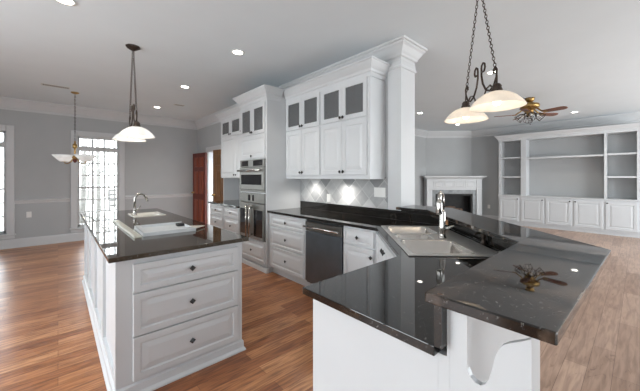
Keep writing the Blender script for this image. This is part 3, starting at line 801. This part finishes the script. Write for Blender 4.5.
plate('outlet', 'copper outlet plate on the black granite upstand behind faucet', 'outlet', (ox - .001, oy + .001, .972), -3 * PI / 4, .115, .07, 1, False, 'copper')

# ------------------------------------------------------------------ hutch: far base, counter, uppers
XH = 2.245
hb = kroot('hutch_cabinet', 'white far base cabinet with paired drawers left of the ovens', 'cabinet', XH, (4.455 + 5.72) / 2)
W2 = (5.72 - 4.455) / 2; base_body(hb, 2 * W2, XK - XH - .002)
for k in range(2):
    x0 = -W2 + .03 + k * W2; x1 = x0 + W2 - .05
    for z0, z1 in ((.70, .862), (.42, .685), (.125, .405)): drawer(hb, x0, x1, z0, z1)
hc = MB().prism([(2.205, 4.453), (2.879, 4.453), (2.879, 5.755), (2.205, 5.755)], CT, .914, bev=.004).build('hutch_countertop', 'granite')
tag(hc, 'short black granite counter on the far hutch drawers', 'countertop')
hu = kroot('hutch_wall_cabinet', 'white upper cabinet with three glass doors left of oven tower', 'cabinet', 2.50, (4.455 + 5.79) / 2)
W2 = (5.79 - 4.455) / 2; D = XK - 2.50 - .002
b = MB(); b.box(-W2, W2, 0, D, 1.38, 2.19); hollow(b, -W2, W2, 0, D, 2.19, 2.56); b.box(-W2, W2, 0, D, 2.56, 2.68)
b.build('body', 'cab', hu)
bx(-W2, -W2 + .02, .04, D, .9145, 1.379).build('side_panel', 'cab', hu)
for k in range(3):
    a = -W2 + .02 + k * (2 * W2 - .04) / 3; e = a + (2 * W2 - .04) / 3 - .006
    glass_door(hu, a, e, 2.20, 2.545, kx=e - .03 if k == 0 else a + .03, kz=2.235, fr=.055)
for k in range(2):
    a = -W2 + .02 + k * (W2 - .02); e = a + W2 - .025
    door(hu, a, e, 1.40, 2.185, kx=e - .035 if k == 0 else a + .035, kz=1.44)
cab_crown(hu, [(-W2, D), (-W2, 0), (W2, 0)], 2.685)
struct(bx(2.870, XK - .0005, 4.455, 5.765, .9145, 1.379).build('backsplash', 'tile'))
bxk = bx(-.05, .05, -.09, .09, 0, .085, bev=.006).build('black_box', 'black', None, (2.72, 4.66, .9145)); tag(bxk, 'small black box on far counter beside the oven tower', 'box')
pk = thing('puck_light', 'puck light under the far hutch cabinet', 'light', (2.68, 4.95, 1.38))
MB().lathe([(.034, -.002), (.036, -.012), (.030, -.016)], 18, c=(0, 0, .001)).build('housing', 'steel', pk)
MB().lathe([(.028, 0), (.027, -.003)], 18, c=(0, 0, -.016)).build('lens', 'lens', pk)
ld = bpy.data.lights.new('puck_lamp', 'SPOT'); ld.energy = 7; ld.spot_size = math.radians(120); ld.spot_blend = .6; ld.color = (1, .96, .90); ld.shadow_soft_size = .03
o = bpy.data.objects.new('puck_lamp', ld); C.objects.link(o); o.parent = pk; o.location = (0, 0, -.03)

# ------------------------------------------------------------------ built-in shelves in the living room
XB = 9.85
bi = kroot('built_in_shelves', 'white built-in wall unit of open shelves over panelled doors', 'shelves', XB, 1.43)
def ly(Y): return 1.43 - Y
W2 = 1.43; D = XR - XB - .002
b = MB()
b.box(-W2, W2, 0, D, .09, .84); b.box(-W2, W2, .03, D, 0, .09); b.build('base_cabinet', 'cab', bi)
bx(-W2 - .01, W2 + .01, -.025, D, .84, .87, bev=.004).build('ledge', 'cab', bi)
b = MB()
for y0, y1 in ((2.86, 2.80), (2.30, 2.17), (.585, .54), (.045, 0.0)):
    b.box(ly(y0), ly(y1), .02, D - .02, .87, 2.46)
b.box(-W2, W2, .02, D, 2.46, 2.63); b.build('carcass', 'cab', bi)
bx(-W2, W2, D - .019, D, .87, 2.46).build('back_panel', 'wall', bi)
for y0, y1, z in ((2.80, 2.30, 1.965), (2.80, 2.30, 1.40), (2.17, .585, 1.935), (.54, .045, 1.95), (.54, .045, 1.40)):
    bx(ly(y0), ly(y1), .03, D - .02, z - .02, z + .02).build('shelf', 'cab', bi)
cab_crown(bi, [(-W2, D), (-W2, .022), (W2, .022)], 2.635)
dy = [(2.83, 2.34), (2.29, 1.765), (1.72, 1.19), (1.14, .605), (.56, .03)]
for i, (y0, y1) in enumerate(dy):
    x0, x1 = ly(y0), ly(y1)
    door(bi, x0, x1, .13, .80, kx=(x1 - .03) if i < 3 else (x0 + .03), kz=.765, fr=.06)

# ------------------------------------------------------------------ fireplace on the diagonal wall
mx_, my_ = (XD + XR) / 2 - .012, (YLV + YD) / 2 + .012
fcx, fcy = 9.406, 3.983      # centre of the front face, the breast stands .45 in front of the diagonal wall
fp = thing('fireplace', 'white corner fireplace with panelled frieze and black firebox', 'fireplace', (fcx, fcy, 0), -PI / 4)
# local x runs along the wall (right as seen), local -y into the room
mw = .86; BD = .445
for s in (-1, 1):
    b = MB(); x0, x1 = sorted((s * mw, s * (mw - .165))); b.box(x0, x1, 0, BD - .04, 0, 1.33); b.box(x0 - .012, x1 + .012, -.015, .2, 0, .16, bev=.004); b.box(x0 - .01, x1 + .01, -.012, .2, 1.00, 1.03, bev=.004)
    b.build('pilaster', 'trim', fp)
b = MB(); fx0 = mw - .165; b.box(-fx0, fx0, .018, .10, .985, 1.33)
for k in range(4):
    x = -fx0 + .03 + k * (2 * fx0 - .06) / 4
    b.panel(x + .015, x + (2 * fx0 - .06) / 4 - .015, 1.03, 1.27, y=.018, t=.016, fr=.025)
b.build('frieze', 'trim', fp)
b = MB().sweep([(-mw, .32), (-mw, 0), (mw, 0), (mw, .32)], [(0, 1.33), (.012, 1.33), (.02, 1.355), (.06, 1.38), (.065, 1.395), (.10, 1.40), (.10, 1.432), (0, 1.432)])
b.box(-mw, mw, 0, .32, 1.33, 1.431); b.build('mantel_shelf', 'trim', fp)
b = MB(); q = fx0 - .11
b.box(-fx0, -q, .03, .10, 0, .985); b.box(q, fx0, .03, .10, 0, .985); b.box(-q, q, .03, .10, .86, .985); b.build('stone_surround', 'stone', fp)
b = MB()
b.box(-q, q, .38, .40, .0, .86); b.box(-q - .02, -q, .10, .40, 0, .86); b.box(q, q + .02, .10, .40, 0, .86); b.box(-q, q, .10, .40, .86, .88); b.box(-q, q, .05, .40, 0, .04)
b.box(-q, q, .055, .075, .80, .86); b.box(-q, -q + .05, .055, .075, .04, .80); b.box(q - .05, q, .055, .075, .04, .80)
b.build('firebox', 'soot', fp)
b = MB()
for x0, x1, z, y in ((-.42, .38, .13, .17), (-.3, .44, .15, .28), (-.36, .2, .26, .21), (-.1, .34, .30, .24), (-.25, .1, .37, .22)):
    b.tube([(x0, y, z), ((x0 + x1) / 2, y - .01, z + .03), (x1, y, z + .01)], .055, 8)
b.build('log_set', 'log', fp)
struct(MB().prism([(-.85, -.02), (.85, -.02), (.85, -.4), (-.85, -.4)], 0, .02, T=Matrix.Translation((fcx, fcy, 0)) @ Matrix.Rotation(-PI / 4, 4, 'Z')).build('hearth', 'stone'))

# ------------------------------------------------------------------ hanging lamps
def chain(b, p0, p1, link=.034, r=.0028):
    p0, p1 = Vector(p0), Vector(p1); d = p1 - p0; n = max(2, int(d.length / (link * .78)))
    dd = d.normalized(); a = dd.orthogonal().normalized(); c = dd.cross(a)
    for i in range(n):
        ctr = p0 + d * ((i + .5) / n); s = a if i % 2 else c
        b.tube([ctr + dd * (link * .5 * math.cos(t)) + s * (link * .27 * math.sin(t)) for t in [2 * PI * k / 8 for k in range(8)]], r, 5, closed=True)
SHADE = [(q * .90, z * .80 + .016) for q, z in [(.035, .135), (.062, .130), (.100, .112), (.140, .080), (.172, .042), (.195, .004), (.197, 0), (.191, .002), (.168, .036), (.136, .074), (.098, .105), (.060, .123), (.035, .128)]]
def pendant(label, loc, rz, half, zrim, shade_mat, pw):
    r = thing('pendant_light', label, 'pendant light', loc, rz)
    zr = zrim - loc[2]
    MB().lathe([(.004, -.055), (.02, -.05), (.045, -.035), (.072, -.018), (.075, -.008), (.075, -.0005)], 8, smooth=False).build('canopy', 'bronze', r)
    hk = zr + .235
    for s in (-1, 1):
        b = MB(); chain(b, (s * .022, 0, -.05), (s * half, 0, hk)); b.build('chain', 'bronze', r)
    b = MB()
    for s in (-1, 1):
        # S scroll: curl at the centre top, sweep down and out, hook up over the lamp
        pts = []
        top = zr + .405
        for t in range(10):
            a = math.radians(-60 + 26 * t); rr = .022 + .0022 * t
            pts.append((s * (.045 - rr * math.cos(a) * .9), 0, top - .03 + rr * math.sin(a)))
        pts = [(s * (.068 + .034 * math.cos(a)), 0, top - .035 + .036 * math.sin(a)) for a in [math.radians(d_) for d_ in (-120, -60, -10, 40, 90, 140, 180)]]
        qs = half / .30
        pts += [(s * .035, 0, top - .09), (s * .06, 0, top - .16), (s * .12, 0, top - .225), (s * .19, 0, top - .245), (s * .25, 0, top - .225), (s * .295, 0, top - .17), (s * .30, 0, top - .12), (s * .275, 0, top - .095), (s * .25, 0, top - .11), (s * .25, 0, top - .135)]
        pts = [(p[0] * qs, p[1], p[2]) for p in pts]
        b.tube(pts, .0075, 8)
        # lower arch from the lamp cap to the middle
        b.tube([(s * half * .82, 0, zr + .16), (s * half * .64, 0, zr + .20), (s * half * .43, 0, zr + .19), (s * half * .3, 0, zr + .15), (s * half * .23, 0, zr + .10), (s * .03, 0, zr + .085), (0, 0, zr + .10)], .006, 8)
        b.tube([(s * half, 0, zr + .13), (s * half, 0, hk + .005)], .006, 8)
    b.build('scroll_frame', 'bronze', r)
    for s in (-1, 1):
        sh = MB().lathe(SHADE, 36, c=(s * half, 0, zr), ends=False).build('shade', shade_mat, r)
        MB().lathe([(.036, .118), (.038, .135), (.030, .155), (.032, .165), (.022, .180), (.008, .186)], 18, c=(s * half, 0, zr)).build('cap', 'bronze', sh)
        MB().ball((s * half, 0, zr + .055), .028).build('bulb', 'bulb', sh)
        ld = bpy.data.lights.new('pendant_lamp', 'POINT'); ld.energy = pw; ld.color = (1, .88, .72); ld.shadow_soft_size = .03
        o = bpy.data.objects.new('pendant_lamp', ld); C.objects.link(o); o.parent = r; o.location = (s * half, 0, zr + .01)
    return r
pendant('two-shade chain pendant with white glass shades over the island', (.652, 3.985, CEIL), PI / 2, .22, 1.835, 'shade', 1.2)
pendant('two-shade scrolled pendant with alabaster shades over the sink', (2.50, .86, CEIL), PI / 4, .245, 1.885, 'alabaster', 1.0)

# chandelier over the dining corner
ch = thing('chandelier', 'slim brass chandelier with two white bowl shades by window', 'chandelier', (.228, 6.86, CEIL), yaw * -1)
MB().lathe([(.004, -.03), (.03, -.028), (.06, -.012), (.062, -.0005)], 18).build('canopy', 'brass', ch)
b = MB(); chain(b, (0, 0, -.03), (0, 0, -.90), .04, .0035); b.build('chain', 'bronze', ch)
b = MB().lathe([(.006, -.88), (.018, -.89), (.012, -.92), (.035, -.945), (.035, -1.00), (.014, -1.02), (.014, -1.13), (.035, -1.16), (.045, -1.18), (.02, -1.215)], 16); b.build('stem', 'brass', ch)
MB().lathe([(.02, -1.205), (.035, -1.225), (.025, -1.255), (.004, -1.275)], 14).build('finial', 'reddoor', ch)
for s in (-1, 1):
    MB().tube([(s * .02, 0, -1.17), (s * .07, 0, -1.255), (s * .13, 0, -1.285), (s * .18, 0, -1.28), (s * .195, 0, -1.245)], .009, 8).build('arm', 'brass', ch)
    sh = MB().lathe([(.062, 0), (.080, .022), (.125, .070), (.165, .112), (.172, .114), (.132, .066), (.084, .014), (.062, -.006)], 32, c=(s * .195, 0, -1.245), ends=False).build('shade', 'shade', ch)
    MB().lathe([(.02, -.03), (.05, -.025), (.066, -.008), (.066, 0.006), (.03, .008)], 18, c=(s * .195, 0, -1.225)).build('cup', 'brass', sh)

# ceiling fan
fan = thing('ceiling_fan', 'brass ceiling fan with red-brown wooden blades in living room', 'ceiling fan', (6.78, 1.43, CEIL))
MB().lathe([(.02, -.085), (.05, -.075), (.075, -.04), (.08, -.0005)], 20).build('canopy', 'brass', fan)
MB().lathe([(.014, -.10), (.014, -.07)], 10).build('downrod', 'bronze', fan)
MB().lathe([(.02, -.085), (.05, -.09), (.09, -.105), (.145, -.12), (.16, -.15), (.155, -.185), (.11, -.215), (.07, -.225), (.06, -.265), (.05, -.28)], 28).build('motor_housing', 'brass', fan)
for k in range(5):
    a = math.radians(-34.1 + 72 * k)
    T = Matrix.Rotation(a, 4, 'Z')
    bl = MB(); BT = T @ Matrix.Translation((0, 0, -.305)) @ Matrix.Rotation(math.radians(-13), 4, 'X')
    bl.prism([(.22, -.05), (.26, -.058), (.52, -.07), (.57, -.055), (.60, -.02), (.60, .02), (.57, .055), (.52, .07), (.26, .058), (.22, .05)], -.004, .004, T=BT)
    bl = bl.build('blade', 'blade', fan)
    MB().tube([(.10, 0, .11), (.16, 0, .05), (.24, 0, -.006)], .012, 6, T=BT).box(.22, .29, -.04, .04, -.011, -.0045, T=BT).build('blade_iron', 'brass', bl)
MB().lathe([(.05, -.28), (.06, -.295), (.055, -.33), (.015, -.35)], 18).build('light_kit', 'brass', fan)
for k in range(4):
    a = math.radians(20 + 90 * k); T = Matrix.Rotation(a, 4, 'Z') @ Matrix.Translation((.085, 0, -.31)) @ Matrix.Rotation(math.radians(130), 4, 'Y')
    b = MB()
    for j in range(8):
        t = 2 * PI * j / 8
        b.tube([(.015 * math.cos(t), .015 * math.sin(t), 0), (.06 * math.cos(t), .06 * math.sin(t), .06), (.075 * math.cos(t), .075 * math.sin(t), .15)], .0045, 5, T=T)
    b.tube([(.075 * math.cos(2 * PI * j / 16), .075 * math.sin(2 * PI * j / 16), .15) for j in range(16)], .004, 5, T=T, closed=True)
    b.tube([(-.01, 0, -.05), (0, 0, .01)], .012, 8, T=T)
    cg = b.build('lamp_cage', 'bronze', fan)
    b = MB(); b.lathe([(.010, .01), (.024, .04), (.024, .06), (.004, .08)], 12, T=T); b.build('bulb', 'plastic', cg)
b = MB(); b.tube([(.02, 0, -.34), (.02, 0, -.50)], .002, 5); b.ball((.02, 0, -.505), .009); b.build('pull_chain', 'bronze', fan)

# ------------------------------------------------------------------ ceiling lights and vents
cans = [(.045, 3.335, 'recessed ceiling light nearest the camera left of the pendant'),
        (1.634, 3.301, 'recessed ceiling light in front of the oven tower'),
        (1.592, 5.16, 'recessed ceiling light by the hutch, middle of its row'),
        (1.604, 7.082, 'recessed ceiling light farthest back near the dining wall'),
        (6.40, 3.52, 'recessed living room ceiling light right of the wall end'),
        (8.60, 3.55, 'recessed living room ceiling light in front of the fireplace'),
        (4.689, 1.446, 'recessed ceiling light behind the sink pendant scrolls'),
        (9.00, 1.03, 'recessed ceiling light beside the fan blades')]
for x, y, lab in cans:
    r = thing('recessed_light', lab, 'ceiling light', (x, y, CEIL))
    MB().lathe([(.055, -.001), (.078, -.001), (.080, -.005), (.058, -.009), (.055, -.001)], 28, ends=False).build('trim_ring', 'plastic', r)
    MB().lathe([(.056, -.003), (.056, -.007)], 28, smooth=False).build('lens', 'lens', r)
    ld = bpy.data.lights.new('can_lamp', 'SPOT'); ld.energy = 22; ld.spot_size = math.radians(120); ld.spot_blend = .7; ld.color = (1, .93, .82); ld.shadow_soft_size = .06
    o = bpy.data.objects.new('can_lamp', ld); C.objects.link(o); o.parent = r; o.location = (0, 0, -.02)
def vent(x, y, w_, d_, lab):
    r = thing('ceiling_vent', lab, 'vent', (x, y, CEIL))
    MB().frame(-w_ / 2, w_ / 2, -d_ / 2, d_ / 2, -.006, -.001, .012, T=Matrix.Rotation(-PI / 2, 4, 'X') @ Matrix.Scale(-1, 4, (0, 1, 0))).build('vent_frame', 'vent', r)
    bx(-w_ / 2 + .01, w_ / 2 - .01, -d_ / 2 + .01, d_ / 2 - .01, -.003, -.001).build('vent_back', 'ventback', r)
    b = MB(); n = int(w_ / .03)
    for k in range(n): x0 = -w_ / 2 + .015 + k * (w_ - .03) / n; b.box(x0, x0 + .008, -d_ / 2 + .012, d_ / 2 - .012, -.006, -.003)
    b.build('louvres', 'vent', r)
vent(-.03, 6.60, .36, .13, 'long grey ceiling vent left of the chandelier')
vent(1.91, 6.57, .20, .12, 'small ceiling vent near the hutch cabinets')

# ------------------------------------------------------------------ outside: trees and a chair seen through the windows
def tree(x, y, h, r, lab, lean=0):
    t = thing('bare_tree', lab, 'tree', (x, y, -.26), random.random() * 6, group='bare trees beyond the windows')
    b = MB(); b.tube([(0, 0, 0), (lean * .3, .05, h * .4), (lean, 0, h)], [r, r * .8, r * .3], 9); b.build('trunk', 'bark', t)
    b = MB()
    for k in range(16):
        z = h * (.16 + .8 * random.random()); a = random.random() * 6.28; l_ = h * (.06 + .06 * random.random())
        ox_ = lean * z / h
        p1 = (ox_ + l_ * .5 * math.cos(a), l_ * .5 * math.sin(a), z + l_ * .35); p2 = (ox_ + l_ * math.cos(a + .3), l_ * math.sin(a + .3), z + l_ * .9)
        b.tube([(ox_, 0, z), p1, p2], [r * .35, r * .25, r * .08], 5)
        b.tube([p1, (p1[0] + l_ * .3 * math.cos(a - .8), p1[1] + l_ * .3 * math.sin(a - .8), p1[2] + l_ * .3)], [r * .2, r * .06], 5)
    b.build('branches', 'bark', t)
for row in range(9):
    Y = 13 + 3.0 * row
    n = 1
    for k in range(n):
        tree(Y * (.048 + .07 * ((row * 3 + k * 4) % 7) / 6), Y + random.uniform(-.2, .2), 8 + random.random() * 4, (.05 + .055 * random.random()), 'bare grey tree trunk outside beyond the far windows', lean=random.uniform(-.3, .3))
    if row % 2 == 0: tree(-Y * .125, Y, 9, .12, 'bare grey tree trunk outside beyond the far windows', lean=.2)
pc = thing('patio_chair', 'dark patio chair outside the far window on the lawn', 'chair', (1.19, 10.2, -.25), math.radians(200))
b = bx(-.22, .22, -.22, .22, .62, .66, bev=.01); b.build('seat', 'deckchair', pc)
for x in (-.2, .2):
    for y in (-.2, .2):
        MB().tube([(x, y, 0), (x, y, .62 if y < 0 else 1.30)], .018, 8).build('leg', 'deckchair', pc)
b = MB()
for z in (.85, 1.0, 1.15, 1.28): b.box(-.2, .2, .188, .212, z - .025, z + .025)
b.build('backrest', 'deckchair', pc)
